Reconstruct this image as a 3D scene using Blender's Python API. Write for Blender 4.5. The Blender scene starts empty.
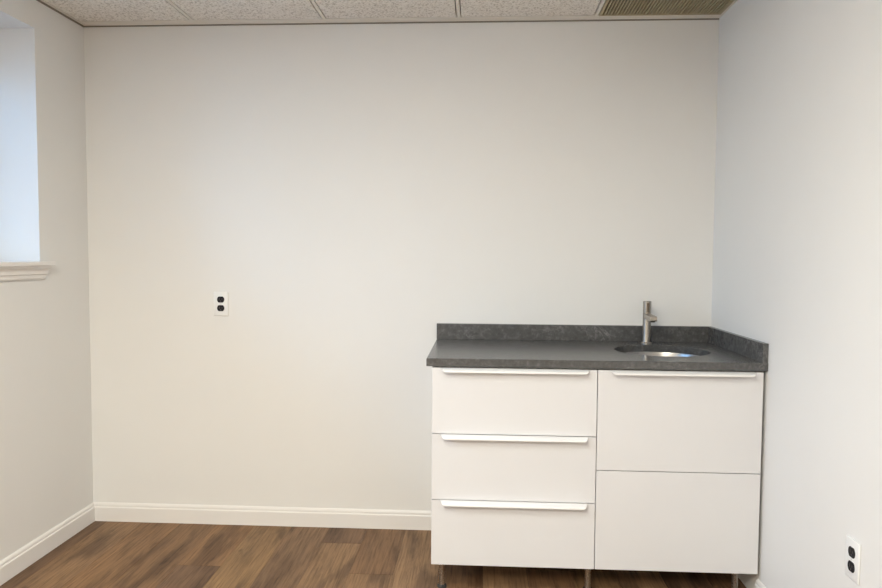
import bpy, bmesh, math, random
from mathutils import Vector, Matrix
random.seed(7)
S = bpy.context.scene
COL = S.collection
PI = math.pi

# ------------------------------------------------------------------ camera
cam_d = bpy.data.cameras.new('camera')
cam_d.sensor_width = 36.0
cam_d.lens = 703.0158 / 882 * 36.0
cam_d.clip_start = 0.02
cam = bpy.data.objects.new('camera', cam_d)
COL.objects.link(cam)
YAW, PITCH, ROLL = -0.0551, -0.0530, 0.0064
fw = Vector((math.sin(YAW) * math.cos(PITCH), math.cos(YAW) * math.cos(PITCH), math.sin(PITCH)))
r0 = Vector((math.cos(YAW), -math.sin(YAW), 0))
u0 = r0.cross(fw)
rt = r0 * math.cos(ROLL) + u0 * math.sin(ROLL)
up = -r0 * math.sin(ROLL) + u0 * math.cos(ROLL)
cam.matrix_world = Matrix(((rt.x, up.x, -fw.x, -1.0551), (rt.y, up.y, -fw.y, -3.2574), (rt.z, up.z, -fw.z, 1.2886), (0, 0, 0, 1)))
S.camera = cam

# ------------------------------------------------------------------ sky, lamps, exposure
W, H, L = 2.919, 2.357, 6.0          # room width, height, length
wld = bpy.data.worlds.new('world'); S.world = wld
wld.use_nodes = True
wn = wld.node_tree.nodes; wl = wld.node_tree.links
bg = wn['Background']
# overcast blue daylight, brighter towards the zenith
tc = wn.new('ShaderNodeTexCoord'); sx = wn.new('ShaderNodeSeparateXYZ'); cr = wn.new('ShaderNodeValToRGB')
wl.new(tc.outputs['Generated'], sx.inputs[0]); wl.new(sx.outputs['Z'], cr.inputs['Fac'])
e = cr.color_ramp.elements
e[0].position = 0.0; e[0].color = (0.10, 0.19, 0.31, 1)
e[1].position = 0.8; e[1].color = (0.25, 0.54, 1.0, 1)
wl.new(cr.outputs[0], bg.inputs['Color'])
SKY = 14.5
bg.inputs['Strength'].default_value = SKY

def area(name, loc, rot, sx, sy, power, color, spread=PI, portal=False):
    d = bpy.data.lights.new(name, 'AREA'); d.shape = 'RECTANGLE'; d.size = sx; d.size_y = sy
    d.energy = power; d.color = color; d.spread = spread
    if portal: d.cycles.is_portal = True
    o = bpy.data.objects.new(name, d); o.location = loc; o.rotation_euler = rot
    COL.objects.link(o); return o
LAMP_COL = (1.0, 0.968, 0.865)
LAMPS = [(-1.72, -2.5, 38), (-1.72, -3.9, 86)]
for lx, ly, pw in LAMPS:
    area('ceiling_lamp', (lx, ly, H - 0.012), (0, 0, 0), 0.54, 1.14, pw, LAMP_COL, PI)
area('window_portal', (-W - 0.335, -1.121, 1.745), (0, -PI / 2, 0), 0.97, 1.5, 1, (1, 1, 1), PI, True)



S.view_settings.view_transform = 'Standard'
S.view_settings.look = 'None'
S.view_settings.exposure = 0.10
S.view_settings.gamma = 1.0
S.view_settings.use_curve_mapping = False

# ------------------------------------------------------------------ materials
def mat(name, color, rough=0.5, metal=0.0, spec=0.5):
    m = bpy.data.materials.new(name); m.use_nodes = True
    b = m.node_tree.nodes['Principled BSDF']
    b.inputs['Base Color'].default_value = (*color, 1)
    b.inputs['Roughness'].default_value = rough
    b.inputs['Metallic'].default_value = metal
    b.inputs['Specular IOR Level'].default_value = spec
    return m
def nd(m, t): return m.node_tree.nodes.new(t)
def lk(m, a, b): m.node_tree.links.new(a, b)
def bsdf(m): return m.node_tree.nodes['Principled BSDF']
def noise(m, scale, detail=4, rough=0.6, mapping=None, coord='Object'):
    tc = nd(m, 'ShaderNodeTexCoord'); n = nd(m, 'ShaderNodeTexNoise')
    n.inputs['Scale'].default_value = scale; n.inputs['Detail'].default_value = detail; n.inputs['Roughness'].default_value = rough
    if mapping:
        mp = nd(m, 'ShaderNodeMapping'); mp.inputs['Scale'].default_value = mapping
        lk(m, tc.outputs[coord], mp.inputs['Vector']); lk(m, mp.outputs[0], n.inputs['Vector'])
    else: lk(m, tc.outputs[coord], n.inputs['Vector'])
    return n
def ramp(m, src, stops):
    r = nd(m, 'ShaderNodeValToRGB'); e = r.color_ramp.elements
    while len(e) < len(stops): e.new(0.5)
    for i, (p, c) in enumerate(stops):
        e[i].position = p; e[i].color = (*c, 1) if len(c) == 3 else c
    lk(m, src, r.inputs['Fac']); return r
def bump(m, src, strength, dist):
    b = nd(m, 'ShaderNodeBump'); b.inputs['Strength'].default_value = strength; b.inputs['Distance'].default_value = dist
    lk(m, src, b.inputs['Height']); lk(m, b.outputs[0], bsdf(m).inputs['Normal'])

def paint(name, c, rough=0.6, sc=140):
    m = mat(name, c, rough, 0, 0.3)
    n = noise(m, 3.0, 3)
    k = 0.985
    r = ramp(m, n.outputs['Fac'], [(0.3, tuple(x * k for x in c)), (0.7, c)])
    lk(m, r.outputs[0], bsdf(m).inputs['Base Color'])
    bump(m, noise(m, sc, 3).outputs['Fac'], 0.06, 0.002)
    return m
M_WALL = paint('wall_paint', (0.80, 0.794, 0.775))
M_TRIM = paint('trim_paint', (0.82, 0.80, 0.775), 0.35, 60)
M_LACQ = paint('white_lacquer', (0.705, 0.705, 0.718), 0.33, 30)
M_HANDLE = paint('white_handle_coat', (0.82, 0.81, 0.795), 0.3, 30)
M_CARC = paint('cabinet_board', (0.62, 0.60, 0.58), 0.5, 60)
M_PLATE = mat('white_plastic', (0.83, 0.83, 0.82), 0.35)
M_BLACK = mat('black_plastic', (0.008, 0.007, 0.010), 0.5, 0, 0.25)
M_SLOT = mat('slot_dark', (0.10, 0.085, 0.085), 0.5, 0.3)
M_SCREW = mat('screw_white', (0.7, 0.7, 0.69), 0.35, 0.2)
def brushed(name, c, rough, stretch):
    m = mat(name, c, rough, 1.0)
    n = noise(m, 90, 3, 0.6, stretch)
    r = ramp(m, n.outputs['Fac'], [(0.3, (rough * 0.8,) * 3), (0.7, (rough * 1.25,) * 3)])
    lk(m, r.outputs[0], bsdf(m).inputs['Roughness']); return m
M_STEEL = brushed('brushed_nickel', (0.40, 0.365, 0.325), 0.30, (12, 12, 0.6))
M_LEG = brushed('steel_leg', (0.55, 0.52, 0.48), 0.28, (1, 1, 14))
M_SINK = brushed('sink_steel', (0.36, 0.345, 0.33), 0.3, (1, 1, 8))
M_DARKRUB = mat('dark_rubber', (0.03, 0.03, 0.03), 0.6)

# dark engineered stone with soft mottling and thin pale veins
M_STONE = mat('grey_stone', (0.09, 0.087, 0.084), 0.25, 0, 0.5)
def stone():
    m = M_STONE
    n1 = noise(m, 55, 8, 0.72)
    r1 = ramp(m, n1.outputs['Fac'], [(0.34, (0.058, 0.0575, 0.057)), (0.54, (0.086, 0.0855, 0.085)), (0.72, (0.155, 0.154, 0.152))])
    n2 = noise(m, 7, 9, 0.72)
    n2.inputs['Distortion'].default_value = 1.3
    r2 = ramp(m, n2.outputs['Fac'], [(0.478, (0, 0, 0)), (0.5, (0.5, 0.5, 0.5)), (0.522, (0, 0, 0))])
    n3 = noise(m, 4, 3, 0.5)
    r3 = ramp(m, n3.outputs['Fac'], [(0.52, (0, 0, 0)), (0.68, (1, 1, 1))])
    mul = nd(m, 'ShaderNodeMath'); mul.operation = 'MULTIPLY'
    lk(m, r2.outputs[0], mul.inputs[0]); lk(m, r3.outputs[0], mul.inputs[1])
    mx = nd(m, 'ShaderNodeMix'); mx.data_type = 'RGBA'
    lk(m, mul.outputs[0], mx.inputs['Factor']); lk(m, r1.outputs[0], mx.inputs['A']); mx.inputs['B'].default_value = (0.34, 0.33, 0.32, 1)
    lk(m, mx.outputs['Result'], bsdf(m).inputs['Base Color'])
    bump(m, noise(m, 300, 2).outputs['Fac'], 0.05, 0.0005)
stone()

# mineral fibre ceiling tile: buff with fine dark pinholes
M_TILE = mat('mineral_tile', (0.7, 0.66, 0.6), 0.9, 0, 0.1)
def tilemat():
    m = M_TILE
    n1 = noise(m, 110, 3, 0.7)
    r1 = ramp(m, n1.outputs['Fac'], [(0.36, (0.48, 0.43, 0.37)), (0.47, (0.80, 0.755, 0.69)), (0.62, (0.88, 0.84, 0.78))])
    lk(m, r1.outputs[0], bsdf(m).inputs['Base Color'])
    bump(m, n1.outputs['Fac'], 0.5, 0.003)
tilemat()
M_GRID = paint('grid_metal', (0.80, 0.755, 0.68), 0.5, 60)
M_SHADELINE = mat('shade_line', (0.22, 0.19, 0.155), 0.6)  # dark colour for the shadow line painted under the wall angle
M_LOUVER = mat('louver_metal', (0.48, 0.41, 0.265), 0.5, 0.15)
M_VENTBACK = mat('vent_dark', (0.12, 0.10, 0.065), 0.8)

# planks: per-plank stain and offset live in mesh attributes
M_FLOOR = mat('oak_vinyl', (0.2, 0.12, 0.07), 0.5, 0, 0.22)
def floormat():
    m = M_FLOOR
    uv = nd(m, 'ShaderNodeUVMap'); uv.uv_map = 'plank_uv'
    at = nd(m, 'ShaderNodeAttribute'); at.attribute_name = 'stain'
    def nz(scale, mp, detail, rough, dist=0):
        mm = nd(m, 'ShaderNodeMapping'); mm.inputs['Scale'].default_value = mp
        n = nd(m, 'ShaderNodeTexNoise'); n.inputs['Scale'].default_value = scale; n.inputs['Detail'].default_value = detail
        n.inputs['Roughness'].default_value = rough; n.inputs['Distortion'].default_value = dist
        lk(m, uv.outputs[0], mm.inputs['Vector']); lk(m, mm.outputs[0], n.inputs['Vector']); return n
    grain = nz(1.0, (110, 4.5, 1), 5, 0.65, 0.3)
    blot = nz(1.0, (9, 1.7, 1), 5, 0.62, 0.35)
    knot = nz(1.0, (14, 7, 1), 2, 0.5, 0.2)
    rg = ramp(m, grain.outputs['Fac'], [(0.34, (0.60, 0.57, 0.54)), (0.5, (1, 1, 1)), (0.68, (1.22, 1.22, 1.22))])
    rb = ramp(m, blot.outputs['Fac'], [(0.38, (0.56, 0.54, 0.55)), (0.50, (0.93, 0.93, 0.93)), (0.64, (1.14, 1.14, 1.12))])
    rk = ramp(m, knot.outputs['Fac'], [(0.22, (0.55, 0.52, 0.50)), (0.32, (1, 1, 1))])
    def mulc(a, b):
        x = nd(m, 'ShaderNodeMix'); x.data_type = 'RGBA'; x.blend_type = 'MULTIPLY'; x.inputs['Factor'].default_value = 1
        lk(m, a, x.inputs['A']); lk(m, b, x.inputs['B']); return x.outputs['Result']
    c = mulc(at.outputs['Color'], rg.outputs[0]); c = mulc(c, rb.outputs[0]); c = mulc(c, rk.outputs[0])
    lk(m, c, bsdf(m).inputs['Base Color'])
    bump(m, grain.outputs['Fac'], 0.12, 0.001)
floormat()
M_SEAM = mat('plank_seam', (0.05, 0.03, 0.02), 0.7)

M_GLASS = bpy.data.materials.new('window_glass'); M_GLASS.use_nodes = True
def glass():
    m = M_GLASS; nt = m.node_tree; nt.nodes.remove(bsdf(m))
    t = nd(m, 'ShaderNodeBsdfTransparent'); t.inputs[0].default_value = (0.93, 0.96, 0.97, 1)
    g = nd(m, 'ShaderNodeBsdfGlossy'); g.inputs['Roughness'].default_value = 0.02
    fr = nd(m, 'ShaderNodeFresnel'); fr.inputs['IOR'].default_value = 1.45
    mx = nd(m, 'ShaderNodeMixShader')
    lk(m, fr.outputs[0], mx.inputs[0]); lk(m, t.outputs[0], mx.inputs[1]); lk(m, g.outputs[0], mx.inputs[2])
    lk(m, mx.outputs[0], nt.nodes['Material Output'].inputs['Surface'])
glass()
M_GROUND = mat('gravel', (0.28, 0.27, 0.25), 0.9)
n_ = noise(M_GROUND, 30, 5); r_ = ramp(M_GROUND, n_.outputs['Fac'], [(0.3, (0.16, 0.155, 0.14)), (0.7, (0.36, 0.35, 0.33))])
lk(M_GROUND, r_.outputs[0], bsdf(M_GROUND).inputs['Base Color'])
M_DIFF = bpy.data.materials.new('lamp_diffuser'); M_DIFF.use_nodes = True
bsdf(M_DIFF).inputs['Base Color'].default_value = (0.85, 0.84, 0.8, 1)
bsdf(M_DIFF).inputs['Emission Color'].default_value = (*LAMP_COL, 1)
bsdf(M_DIFF).inputs['Emission Strength'].default_value = 1.5

# ------------------------------------------------------------------ mesh helpers (world coordinates)
def box(bm, x0, x1, y0, y1, z0, z1, bev=0.0, seg=2):
    t = bmesh.new()
    r = bmesh.ops.create_cube(t, size=1)
    for v in t.verts:
        v.co = Vector((x0 + (v.co.x + .5) * (x1 - x0), y0 + (v.co.y + .5) * (y1 - y0), z0 + (v.co.z + .5) * (z1 - z0)))
    if bev: bmesh.ops.bevel(t, geom=list(t.edges), offset=bev, segments=seg, profile=0.5, affect='EDGES')
    merge(bm, t)
def merge(bm, t):
    tmp = bpy.data.meshes.new('tmp'); t.to_mesh(tmp); t.free(); bm.from_mesh(tmp); bpy.data.meshes.remove(tmp)
def lathe(bm, cx, cy, prof, n=40, closed=False, sy=1.0):
    """prof: list of (r, z) absolute z"""
    rings = []
    for r, z in prof:
        if r < 1e-6: rings.append([bm.verts.new((cx, cy, z))])
        else: rings.append([bm.verts.new((cx + r * math.cos(2 * PI * i / n), cy + sy * r * math.sin(2 * PI * i / n), z)) for i in range(n)])
    pairs = list(zip(rings, rings[1:])) + ([(rings[-1], rings[0])] if closed else [])
    for a, b in pairs:
        for i in range(n):
            j = (i + 1) % n
            if len(a) == 1 and len(b) == 1: continue
            if len(a) == 1: bm.faces.new((a[0], b[j], b[i]))
            elif len(b) == 1: bm.faces.new((a[i], a[j], b[0]))
            else: bm.faces.new((a[i], a[j], b[j], b[i]))
def prism(bm, poly, axis, a, b):
    """extrude a 2-D polygon along axis ('x','y','z') from a to b; poly gives the other two coordinates in order"""
    def P(p, t):
        return {'x': (t, p[0], p[1]), 'y': (p[0], t, p[1]), 'z': (p[0], p[1], t)}[axis]
    A = [bm.verts.new(P(p, a)) for p in poly]; B = [bm.verts.new(P(p, b)) for p in poly]
    bm.faces.new(A); bm.faces.new(B[::-1])
    n = len(poly)
    for i in range(n):
        j = (i + 1) % n; bm.faces.new((A[i], B[i], B[j], A[j]))
ORG = {}
def obj(name, bm, m, parent=None, org=None, smooth=False):
    bmesh.ops.recalc_face_normals(bm, faces=bm.faces)
    o0 = ORG.get(parent.name, Vector((0, 0, 0))) if parent else Vector(org or (0, 0, 0))
    bmesh.ops.translate(bm, verts=bm.verts, vec=-o0)
    me = bpy.data.meshes.new(name); bm.to_mesh(me); bm.free()
    if isinstance(m, (list, tuple)):
        for q in m: me.materials.append(q)
    else: me.materials.append(m)
    if smooth:
        for p in me.polygons: p.use_smooth = True
        me.set_sharp_from_angle(angle=math.radians(35))
    o = bpy.data.objects.new(name, me); COL.objects.link(o)
    if parent: o.parent = parent
    else: o.location = o0
    ORG[o.name] = o0
    return o
def thing(name, loc, label, cat, group=None):
    o = bpy.data.objects.new(name, None); o.empty_display_size = 0.1; COL.objects.link(o)
    o.location = loc; ORG[o.name] = Vector(loc)
    return tag(o, label, cat, group)
def tag(o, label, cat, group=None):
    o['label'] = label; o['category'] = cat
    if group: o['group'] = group
    return o
def struct(o):
    o['kind'] = 'structure'; return o

# ------------------------------------------------------------------ room shell
WY0, WY1, WZ0, WZ1 = -0.371, -1.871, 1.2505, 2.23    # window opening in the left wall
LT = 0.36                                            # left wall thickness
bm = bmesh.new(); box(bm, -W - LT, 0.12, 0, 0.12, 0, H + 0.1); struct(obj('wall_back', bm, M_WALL))
bm = bmesh.new(); box(bm, 0, 0.12, -L, 0, 0, H + 0.1); struct(obj('wall_right', bm, M_WALL))
bm = bmesh.new(); box(bm, -W - LT, 0.12, -L - 0.12, -L, 0, H + 0.1); struct(obj('wall_front', bm, M_WALL))
bm = bmesh.new()
ys = [-L, WY1, WY0, 0]; zs = [0, WZ0, WZ1, H + 0.1]; xa, xb = -W - LT, -W
g = {}
def gv(x, y, z):
    k = (round(x, 4), round(y, 4), round(z, 4))
    if k not in g: g[k] = bm.verts.new(k)
    return g[k]
for x in (xa, xb):
    for i in range(3):
        for j in range(3):
            if i == 1 and j == 1: continue
            bm.faces.new([gv(x, ys[i], zs[j]), gv(x, ys[i + 1], zs[j]), gv(x, ys[i + 1], zs[j + 1]), gv(x, ys[i], zs[j + 1])])
for i in range(3):
    for z in (zs[0], zs[3]):
        bm.faces.new([gv(xa, ys[i], z), gv(xb, ys[i], z), gv(xb, ys[i + 1], z), gv(xa, ys[i + 1], z)])
for j in range(3):
    for y in (ys[0], ys[3]):
        bm.faces.new([gv(xa, y, zs[j]), gv(xb, y, zs[j]), gv(xb, y, zs[j + 1]), gv(xa, y, zs[j + 1])])
for y in (WY1, WY0):
    bm.faces.new([gv(xa, y, WZ0), gv(xb, y, WZ0), gv(xb, y, WZ1), gv(xa, y, WZ1)])
for z in (WZ0, WZ1):
    bm.faces.new([gv(xa, WY0, z), gv(xb, WY0, z), gv(xb, WY1, z), gv(xa, WY1, z)])
struct(obj('wall_left', bm, M_WALL))

# floor: planks of one mesh, running towards the camera
def build_floor():
    bm = bmesh.new()
    uvl = bm.loops.layers.uv.new('plank_uv'); cl = bm.loops.layers.float_color.new('stain')
    PW, PL, G = 0.181, 1.22, 0.0007
    tones = {'tan': (0.335, 0.200, 0.106), 'light': (0.365, 0.222, 0.120), 'mid': (0.300, 0.172, 0.089), 'brown': (0.290, 0.165, 0.087),
             'dark': (0.235, 0.137, 0.080), 'gold': (0.345, 0.208, 0.103), 'orange': (0.325, 0.184, 0.092), 'grey': (0.290, 0.174, 0.098)}
    base = -1.395                    # a seam measured on the photograph
    fixed = {-9: (-1.3, ['dark']), -8: (-1.05, ['tan']), -7: (-0.9, ['orange']), -6: (-0.8, ['mid']), -5: (-0.457, ['orange', 'dark']),
             -4: (-1.1, ['gold']), -3: (-0.95, ['grey']), -2: (-0.19, ['dark', 'light']), -1: (-0.487, ['brown', 'tan']), 0: (-0.75, ['light', 'mid'])}
    keys = list(tones)
    k0 = -9; 
    for k in range(k0, 9):
        xa = base + k * PW; xb = xa + PW
        xa2, xb2 = max(xa, -W), min(xb, 0.0)
        if xb2 - xa2 < 0.004: continue
        e0, seq = fixed.get(k, (-random.uniform(0.2, 1.2), []))
        ends = [0.0, e0]
        while ends[-1] > -L: ends.append(ends[-1] - PL)
        for i in range(len(ends) - 1):
            ya, yb = ends[i], max(ends[i + 1], -L)
            if ya - yb < 0.002: continue
            tn = seq[i] if i < len(seq) else random.choice(keys)
            c = tones[tn]; f = random.uniform(0.95, 1.06) * 0.74
            ox, oy = random.uniform(0, 50), random.uniform(0, 50)
            x0, x1, y0, y1 = xa2 + G, xb2 - G, yb + G, ya - G
            vs = [bm.verts.new(p) for p in ((x0, y0, 0), (x1, y0, 0), (x1, y1, 0), (x0, y1, 0))]
            lo = [bm.verts.new(p) for p in ((x0, y0, -0.004), (x1, y0, -0.004), (x1, y1, -0.004), (x0, y1, -0.004))]
            fs = [bm.faces.new(vs)] + [bm.faces.new((vs[a], lo[a], lo[(a + 1) % 4], vs[(a + 1) % 4])) for a in range(4)]
            for fc in fs:
                for lp in fc.loops:
                    lp[uvl].uv = (lp.vert.co.x + ox, lp.vert.co.y + oy)
                    lp[cl] = (c[0] * f, c[1] * f, c[2] * f, 1)
    n0 = len(bm.faces)
    box(bm, -W - LT, 0.12, -L - 0.12, 0.12, -0.1, -0.003)
    bm.faces.ensure_lookup_table()
    for fc in bm.faces[n0:]: fc.material_index = 1
    return bm
bm = build_floor()
me = bpy.data.meshes.new('floor'); bm.to_mesh(me); bm.free(); me.materials.append(M_FLOOR); me.materials.append(M_SEAM)
fl = bpy.data.objects.new('floor', me); COL.objects.link(fl); struct(fl)

# suspended ceiling: tiles and the metal grid that carries them
TX = [-2.377 + 0.6085 * i for i in range(-1, 5)]     # tee centres across the room
TX = [x for x in TX if -W + 0.05 < x < -0.1]
TY = [-0.05 - 0.6096 * i for i in range(1, 11)]
VX0, VX1, VY0, VY1 = -0.540, -0.0145, -0.058, -0.648   # the return air grille's bay
lights_bays = []
for lx, ly, pw in LAMPS: lights_bays.append((lx - 0.31, lx + 0.31, ly - 0.61, ly + 0.61))
bm = bmesh.new()
box(bm, -W - LT, 0.12, -L - 0.12, 0.12, H + 0.1, H + 0.2)
xs = [-W] + TX + [0.0]; yy = [0.0] + TY
yy = [y for y in yy if y > -L] + [-L]
for i in range(len(xs) - 1):
    for j in range(len(yy) - 1):
        if i == len(xs) - 2 and j == 0: continue
        box(bm, xs[i] + (0.0125 if i else 0.018), xs[i + 1] - (0.0125 if i < len(xs) - 2 else 0.017), yy[j + 1] + 0.0125, yy[j] - (0.0125 if j else 0.063), H + 0.0006, H + 0.02)
struct(obj('ceiling', bm, M_TILE))
bm = bmesh.new()
for x in TX: box(bm, x - 0.008, x + 0.008, -L, 0, H, H + 0.03, 0.001, 1)
for y in yy[1:-1]: box(bm, -W, 0, y - 0.008, y + 0.008, H - 0.0004, H + 0.03, 0.001, 1)
struct(obj('trim_1', bm, M_GRID))
bm = bmesh.new()     # wall angle around the room, lower edge a shade under the tiles
box(bm, -W, 0, -0.056, 0, H - 0.001, H + 0.03, 0.001, 1)
box(bm, -0.0135, 0, -L, -0.056, H - 0.0012, H + 0.03, 0.001, 1)
box(bm, -W, -W + 0.014, -L, -0.056, H - 0.0012, H + 0.03, 0.001, 1)
struct(obj('trim_2', bm, M_GRID))
bm = bmesh.new()     # dark-coloured strip standing in for the shadow line under the wall angle
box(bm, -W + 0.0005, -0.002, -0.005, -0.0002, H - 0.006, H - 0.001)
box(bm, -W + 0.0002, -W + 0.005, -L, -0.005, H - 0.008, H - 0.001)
struct(obj('shade_strip', bm, M_SHADELINE))

# return air grille
vt = thing('ceiling_vent', (-0.293, -0.353, H), 'olive brown slatted air grille set in the ceiling grid beside the right wall', 'vent')
bm = bmesh.new()
for a in ((VX0, VX1, VY0 - 0.008, VY0), (VX0, VX1, VY1, VY1 + 0.012), (VX0, VX0 + 0.006, VY1 + 0.012, VY0 - 0.008), (VX1 - 0.006, VX1, VY1 + 0.012, VY0 - 0.008)):
    box(bm, *a, H - 0.003, H + 0.018)
obj('frame', bm, M_LOUVER, vt)
bm = bmesh.new()
n = 38
for i in range(n):
    x = VX0 + 0.010 + (VX1 - VX0 - 0.020) * i / (n - 1)
    prism(bm, [(x - 0.0046, H - 0.001), (x + 0.0022, H - 0.001), (x + 0.0046, H + 0.012), (x - 0.0022, H + 0.012)], 'y', VY1 + 0.0125, VY0 - 0.0085)
obj('louver_panel', bm, M_LOUVER, vt)
bm = bmesh.new(); box(bm, VX0 + 0.001, VX1 - 0.001, VY1 + 0.001, VY0 - 0.001, H + 0.0185, H + 0.021); obj('backing', bm, M_VENTBACK, vt)

# baseboards
BP = [(0, 0), (0.014, 0), (0.014, 0.066), (0.0125, 0.069), (0.0095, 0.0705), (0.0095, 0.0765), (0.0085, 0.081), (0.0055, 0.0855), (0.003, 0.0885), (0, 0.0885)]
bm = bmesh.new(); prism(bm, [(-p, z) for p, z in BP], 'x', -W, -0.03); struct(obj('baseboard_back', bm, M_TRIM))
bm = bmesh.new(); prism(bm, [(-W + p, z) for p, z in BP], 'y', -L, -0.0005); struct(obj('baseboard_left', bm, M_TRIM))
bm = bmesh.new(); prism(bm, [(-p, z) for p, z in BP], 'y', -L, -0.615); struct(obj('baseboard_right', bm, M_TRIM))

# window: frame and pane deep in the recess, moulded stool and apron on the room side
wo = bpy.data.objects.new('window_1', None); COL.objects.link(wo); wo.location = (-W - 0.3, (WY0 + WY1) / 2, WZ0); ORG[wo.name] = Vector(wo.location); struct(wo)
fx0, fx1 = -W - 0.33, -W - 0.27
bm = bmesh.new()
F = 0.05; HD = 0.17  # HD: unseen head rail, made extra deep to darken the upper jamb
for a in ((WY1, WY0, WZ0 + 0.012, WZ0 + F), (WY1, WY0, WZ1 - HD, WZ1), (WY1, WY1 + F, WZ0 + F, WZ1 - HD), (WY0 - F, WY0, WZ0 + F, WZ1 - HD), ((WY0 + WY1) / 2 - 0.022, (WY0 + WY1) / 2 + 0.022, WZ0 + F, WZ1 - HD)):
    box(bm, fx0, fx1, *a, 0.004, 1)
obj('window_frame', bm, M_TRIM, wo)
bm = bmesh.new(); box(bm, fx0 + 0.027, fx0 + 0.033, WY1 + F, (WY0 + WY1) / 2 - 0.022, WZ0 + F, WZ1 - HD); obj('window_pane', bm, M_GLASS, wo)
bm = bmesh.new(); box(bm, fx0 + 0.027, fx0 + 0.033, (WY0 + WY1) / 2 + 0.022, WY0 - F, WZ0 + F, WZ1 - HD); obj('window_pane', bm, M_GLASS, wo)
bm = bmesh.new()
SX = -W + 0.042
SZ = 1.258
box(bm, fx1 - 0.01, -W, WY1, WY0, WZ0 - 0.0, SZ, 0.001, 1)
box(bm, -W, SX, WY1 - 0.048, WY0 + 0.048, SZ - 0.019, SZ, 0.004, 3)
obj('window_sill', bm, M_TRIM, wo)
AP = [(0, 0), (0.010, 0), (0.012, 0.004), (0.0125, 0.017), (0.018, 0.020), (0.019, 0.034), (0.023, 0.040), (0.030, 0.046), (0.032, 0.054), (0, 0.054)]
bm = bmesh.new()
ZA = SZ - 0.0192 - 0.054
A = [bm.verts.new((-W + p, WY1 - 0.008 - p * 0.9, ZA + z)) for p, z in AP]; B = [bm.verts.new((-W + p, WY0 + 0.008 + p * 0.9, ZA + z)) for p, z in AP]
bm.faces.new(A); bm.faces.new(B[::-1])
for i in range(len(AP)): j = (i + 1) % len(AP); bm.faces.new((A[i], B[i], B[j], A[j]))
obj('sill_apron', bm, M_TRIM, wo)
bm = bmesh.new(); box(bm, -W - 6, -W - LT, -L - 0.12, 4, 0.95, 1.0); struct(obj('ground', bm, M_GROUND))

# ceiling lamps (lensed troffers over and behind the photographer's place)
for i, (lx, ly, pw) in enumerate(LAMPS):
    t = thing('ceiling_light', (lx, ly, H), ['white lensed ceiling troffer nearest the cabinets', 'white lensed ceiling troffer near the wall behind the viewer'][i], 'ceiling light', 'ceiling lights')
    bm = bmesh.new()
    for a in ((lx - 0.305, lx + 0.305, ly - 0.605, ly - 0.575), (lx - 0.305, lx + 0.305, ly + 0.575, ly + 0.605), (lx - 0.305, lx - 0.275, ly - 0.575, ly + 0.575), (lx + 0.275, lx + 0.305, ly - 0.575, ly + 0.575)):
        box(bm, *a, H - 0.010, H - 0.0006)
    obj('frame', bm, M_GRID, t)
    bm = bmesh.new(); box(bm, lx - 0.275, lx + 0.275, ly - 0.575, ly + 0.575, H - 0.009, H - 0.004); obj('diffuser', bm, M_DIFF, t)

# ------------------------------------------------------------------ base cabinets
XR = -0.0115; CWL = 0.6180; CWR = 0.6030; D = 0.638; ZB, ZT = 0.1143, 0.8735
FT = 0.019
GAP = 0.0014
def carcass(bm, x0, x1):
    y0, y1 = -D + FT + 0.002, -0.004
    z0, z1 = ZB + 0.001, 0.8735
    T = 0.018
    box(bm, x0, x0 + T, y0, y1, z0, z1); box(bm, x1 - T, x1, y0, y1, z0, z1)
    box(bm, x0 + T, x1 - T, y0, y1, z0, z0 + T)
    box(bm, x0 + T, x1 - T, y1 - 0.012, y1, z0 + T, z1)
    box(bm, x0 + T, x1 - T, y0, y0 + T, z1 - 0.03, z1)
def front(bm, x0, x1, z0, z1): box(bm, x0 + GAP, x1 - GAP, -D, -D + FT, z0 + GAP, z1 - GAP, 0.0012, 2)
def handle(bm, x0, x1, z):
    # folded lip: clipped on the front's top edge, sloping out and down, ends cut at a slant
    prof = [(-D + 0.010, z + 0.0002), (-D - 0.004, z + 0.0006), (-D - 0.024, z - 0.0045), (-D - 0.0295, z - 0.0080), (-D - 0.0305, z - 0.0125)]
    inn = [(-D + 0.010, z - 0.0012), (-D - 0.004, z - 0.0012), (-D - 0.023, z - 0.0062), (-D - 0.0278, z - 0.0093), (-D - 0.0288, z - 0.0125)]
    ins = [0.0, 0.001, 0.007, 0.011, 0.0165]
    L_, R_ = [], []
    for (lst, sgn, xx) in ((L_, 1, x0), (R_, -1, x1)):
        for P in (prof, inn): lst.append([bm.verts.new((xx + sgn * ins[i], p[0], p[1])) for i, p in enumerate(P)])
    for i in range(4):
        bm.faces.new((L_[0][i], L_[0][i + 1], R_[0][i + 1], R_[0][i]))
        bm.faces.new((L_[1][i], R_[1][i], R_[1][i + 1], L_[1][i + 1]))
        bm.faces.new((L_[0][i], L_[1][i], L_[1][i + 1], L_[0][i + 1]))
        bm.faces.new((R_[0][i], R_[0][i + 1], R_[1][i + 1], R_[1][i]))
    bm.faces.new((L_[0][4], L_[1][4], R_[1][4], R_[0][4])); bm.faces.new((L_[0][0], R_[0][0], R_[1][0], L_[1][0]))
def leg(par, x, y):
    bm = bmesh.new()
    lathe(bm, x, y, [(0, 0.010), (0.0122, 0.010), (0.0122, 0.108), (0.0126, 0.109), (0.0126, ZB + 0.001), (0, ZB + 0.001)], 24)
    o = obj('leg', bm, M_LEG, par, smooth=True)
    bm = bmesh.new()
    lathe(bm, x, y, [(0, 0), (0.0175, 0), (0.019, 0.003), (0.018, 0.009), (0.0135, 0.0125), (0.0126, 0.0125), (0.0126, 0.0102), (0, 0.0102)], 24)
    f = obj('foot', bm, M_DARKRUB, o, smooth=True)
X0 = XR - CWL - CWR; XM = XR - CWR
c1 = thing('drawer_cabinet', ((X0 + XM) / 2, -0.31, 0), 'white base cabinet with three handled drawers under the left half of the grey countertop', 'cabinet')
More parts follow.
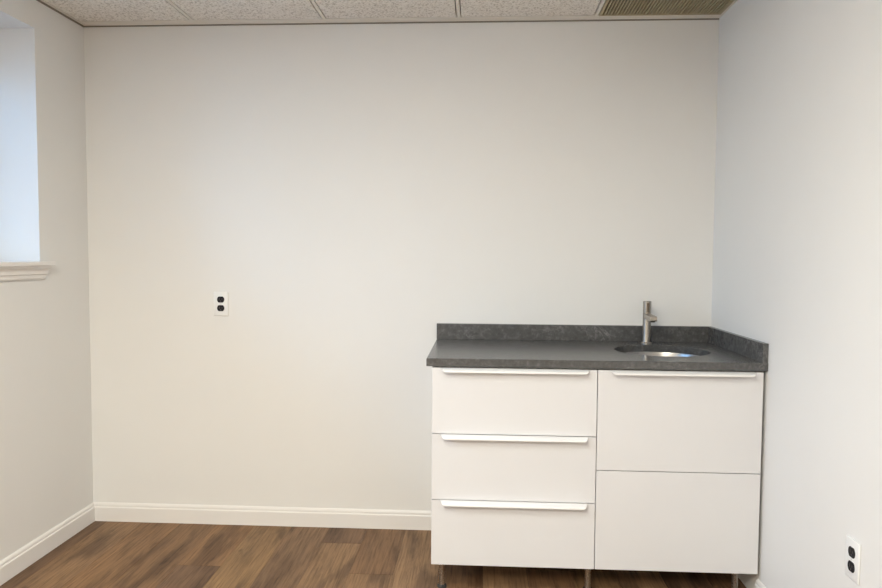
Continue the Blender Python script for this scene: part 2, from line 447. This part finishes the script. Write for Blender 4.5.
bm = bmesh.new(); carcass(bm, X0 + 0.0008, XM - 0.0005); obj('cabinet_body', bm, M_CARC, c1)
t3 = (ZT - ZB) / 3
for i in (2, 1, 0):
    bm = bmesh.new(); front(bm, X0, XM, ZB + t3 * i, ZB + t3 * (i + 1)); d = obj('drawer', bm, M_LACQ, c1)
    bm = bmesh.new(); handle(bm, X0 + 0.034, XM - 0.030, ZB + t3 * (i + 1) - GAP); h = obj('handle', bm, M_HANDLE, d)
for x, y in ((X0 + 0.040, -0.575), (XM - 0.0128, -0.566), (X0 + 0.040, -0.08), (XM - 0.024, -0.08)): leg(c1, x, y)
c2 = thing('sink_cabinet', ((XM + XR) / 2, -0.31, 0), 'white base cabinet with two deep fronts under the sink beside the right wall', 'cabinet')
bm = bmesh.new(); carcass(bm, XM + 0.0005, XR - 0.0008); obj('cabinet_body', bm, M_CARC, c2)
ZM = (ZB + ZT) / 2
bm = bmesh.new(); front(bm, XM, XR, ZM, ZT); d = obj('drawer', bm, M_LACQ, c2)
bm = bmesh.new(); handle(bm, XM + 0.042, XR - 0.032, ZT - GAP); obj('handle', bm, M_HANDLE, d)
bm = bmesh.new(); front(bm, XM, XR, ZB, ZM); d = obj('drawer', bm, M_LACQ, c2); d['label'] = 'lower white front without a handle'
for x, y in ((XR - 0.050, -0.545), (XR - 0.050, -0.08)): leg(c2, x, y)

# ------------------------------------------------------------------ countertop with round cut-out
XL, YF = X0 - 0.020, -0.645
CZ0, CZ1 = 0.8785, 0.9080
SCX, SCY, SR = -0.3035, -0.323, 0.189; SY = 0.955
ct = thing('countertop', ((XL) / 2, -0.32, CZ0), 'dark grey stone countertop with low splash ledges and a round sink hole', 'countertop')
def slab():
    bm = bmesh.new()
    x0, x1, y0, y1 = XL, -0.0006, YF, -0.0006
    angs = [2 * PI * i / 96 for i in range(96)]
    angs += [math.atan2(y - SCY, x - SCX) % (2 * PI) for x in (x0, x1) for y in (y0, y1)]
    angs = sorted(angs)
    out, inn = [], []
    for a in angs:
        c, s = math.cos(a), math.sin(a)
        ts = []
        if abs(c) > 1e-9: ts.append(((x1 if c > 0 else x0) - SCX) / c)
        if abs(s) > 1e-9: ts.append(((y1 if s > 0 else y0) - SCY) / s)
        t = min(ts); out.append((SCX + t * c, SCY + t * s)); inn.append((SCX + SR * c, SCY + SR * SY * s))
    n = len(angs); e = 0.0022
    def ring(pts, z): return [bm.verts.new((p[0], p[1], z)) for p in pts]
    def inset(p, e):
        return (min(max(p[0], x0 + e), x1), min(max(p[1], y0 + e), y1))
    ot, om, ob = ring([inset(p, e) for p in out], CZ1), ring(out, CZ1 - e), ring(out, CZ0)
    big = [(SCX + (p[0] - SCX) * (SR + e) / SR, SCY + (p[1] - SCY) * (SR + e) / SR) for p in inn]
    it, im, ib = ring(big, CZ1), ring(inn, CZ1 - e), ring(inn, CZ0)
    rs = [ot, om, ob, ib, im, it]
    for k in range(6):
        a, b = rs[k], rs[(k + 1) % 6]
        for i in range(n):
            j = (i + 1) % n; bm.faces.new((a[i], a[j], b[j], b[i]))
    return bm
o = obj('counter_slab', slab(), M_STONE, ct, smooth=True)
ZS = 0.9795
bm = bmesh.new(); box(bm, XL, -0.0006, -0.0205, -0.0006, CZ1, ZS, 0.0012, 2); obj('backsplash', bm, M_STONE, ct)
bm = bmesh.new(); box(bm, -0.0205, -0.0006, YF + 0.001, -0.0208, CZ1, ZS, 0.0012, 2); obj('side_splash', bm, M_STONE, ct)

# undermount round basin
sk = thing('sink', (SCX, SCY, 0.73), 'round stainless steel undermount basin sunk in the grey countertop', 'sink')
bm = bmesh.new()
lathe(bm, SCX, SCY, [(0.0218, 0.735), (0.030, 0.7365), (0.10, 0.739), (0.145, 0.748), (0.172, 0.772), (0.183, 0.81), (0.1865, 0.872), (0.1885, 0.8774), (0.210, 0.8780),
                     (0.210, 0.8762), (0.190, 0.8757), (0.188, 0.872), (0.185, 0.809), (0.174, 0.770), (0.146, 0.746), (0.10, 0.737), (0.022, 0.732)], 72, True, SY)
obj('basin', bm, M_SINK, sk, smooth=True)
bm = bmesh.new()
lathe(bm, SCX, SCY, [(0, 0.736), (0.012, 0.736), (0.018, 0.7345), (0.0215, 0.7345), (0.0216, 0.738), (0.030, 0.7385), (0.032, 0.7375), (0.029, 0.7369), (0.0215, 0.7330), (0.0215, 0.700), (0, 0.700)], 32)
obj('drain', bm, M_STEEL, sk, smooth=True)

# faucet
FX, FY = -0.3125, -0.098
fc = thing('faucet', (FX, FY, CZ1), 'brushed nickel single hole faucet standing behind the round sink', 'faucet')
R = 0.0180
ZT2 = 1.0980
bm = bmesh.new()
lathe(bm, FX, FY, [(0, CZ1), (0.0235, CZ1), (0.0235, CZ1 + 0.004), (0.021, CZ1 + 0.007), (R + 0.0006, CZ1 + 0.009), (R, CZ1 + 0.012), (R, 1.0445), (R - 0.001, 1.0455), (0, 1.0455)], 40)
obj('body', bm, M_STEEL, fc, smooth=True)
bm = bmesh.new()        # squared spout reaching over the basin, its outlet on the underside
prism(bm, [(FY + 0.004, 1.0215), (FY + 0.004, 1.0430), (FY - 0.105, 1.0405), (FY - 0.1215, 1.0390), (FY - 0.1250, 1.0360), (FY - 0.1250, 1.0215), (FY - 0.1220, 1.0180), (FY - 0.10, 1.0180)], 'x', FX - 0.0155, FX + 0.0145)
bmesh.ops.bevel(bm, geom=list(bm.edges), offset=0.0018, segments=2, profile=0.5, affect='EDGES')
o = obj('spout', bm, M_STEEL, fc)
bm = bmesh.new(); lathe(bm, FX, FY - 0.108, [(0, 1.0135), (0.0085, 1.0135), (0.0095, 1.0150), (0.0095, 1.0195), (0, 1.0195)], 24); obj('aerator', bm, M_DARKRUB, o, smooth=True)
bm = bmesh.new()        # lever: slotted upright cylinder with a flat cap
sw, sd = 0.0068, 0.0125
a0 = math.acos(sw / R)
pts = []
n = 38
st = -PI / 2 + math.asin(sw / R)
for i in range(n + 1):
    a = st + (2 * PI - 2 * math.asin(sw / R)) * i / n
    pts.append((FX + R * math.cos(a), FY + R * math.sin(a)))
pts.append((FX - sw, FY + sd)); pts.append((FX + sw, FY + sd))
prism(bm, pts, 'z', 1.0460, 1.0895)
lathe(bm, FX, FY, [(0, 1.0897), (R, 1.0897), (R, ZT2 - 0.0012), (R - 0.0012, ZT2), (0, ZT2)], 40)
obj('lever', bm, M_STEEL, fc, smooth=True)

# ------------------------------------------------------------------ wall outlets (duplex)
def outlet(loc, rotz, label):
    t = thing('wall_outlet', (0, 0, 0), label, 'outlet', 'duplex wall outlets')
    bm = bmesh.new(); box(bm, -0.035, 0.035, -0.0062, -0.0004, -0.057, 0.057, 0.0025, 3); obj('cover_plate', bm, M_PLATE, t, smooth=True)
    for zc in (0.0205, -0.0205):
        bm = bmesh.new()
        pts = []
        for i in range(48):
            a = 2 * PI * i / 48
            pts.append((0.0172 * math.cos(a), zc + max(-0.0142, min(0.0142, 0.0172 * math.sin(a)))))
        prism(bm, pts, 'y', -0.0082, -0.0060)
        r = obj('receptacle', bm, M_BLACK, t)
        bm = bmesh.new()
        box(bm, -0.0076, -0.0054, -0.0085, -0.0080, zc - 0.0025, zc + 0.0065); box(bm, 0.0054, 0.0076, -0.0085, -0.0080, zc - 0.0015, zc + 0.0055)
        q = [(0.0026 * math.cos(2 * PI * i / 16), zc - 0.0075 + 0.0026 * math.sin(2 * PI * i / 16)) for i in range(16)]
        prism(bm, q, 'y', -0.0085, -0.0080)
        obj('slot', bm, M_SLOT, r)
    bm = bmesh.new(); prism(bm, [(0.0032 * math.cos(2 * PI * i / 20), 0.0032 * math.sin(2 * PI * i / 20)) for i in range(20)], 'y', -0.0074, -0.0060); obj('screw', bm, M_SCREW, t)
    t.location = loc; t.rotation_euler = (0, 0, rotz)
    return t
outlet((-2.276, 0, 1.0596), 0, 'white outlet plate with two black sockets on the back wall at chest height')
outlet((0, -1.2664, 0.4479), -PI / 2, 'white outlet plate with two black sockets low on the right wall')
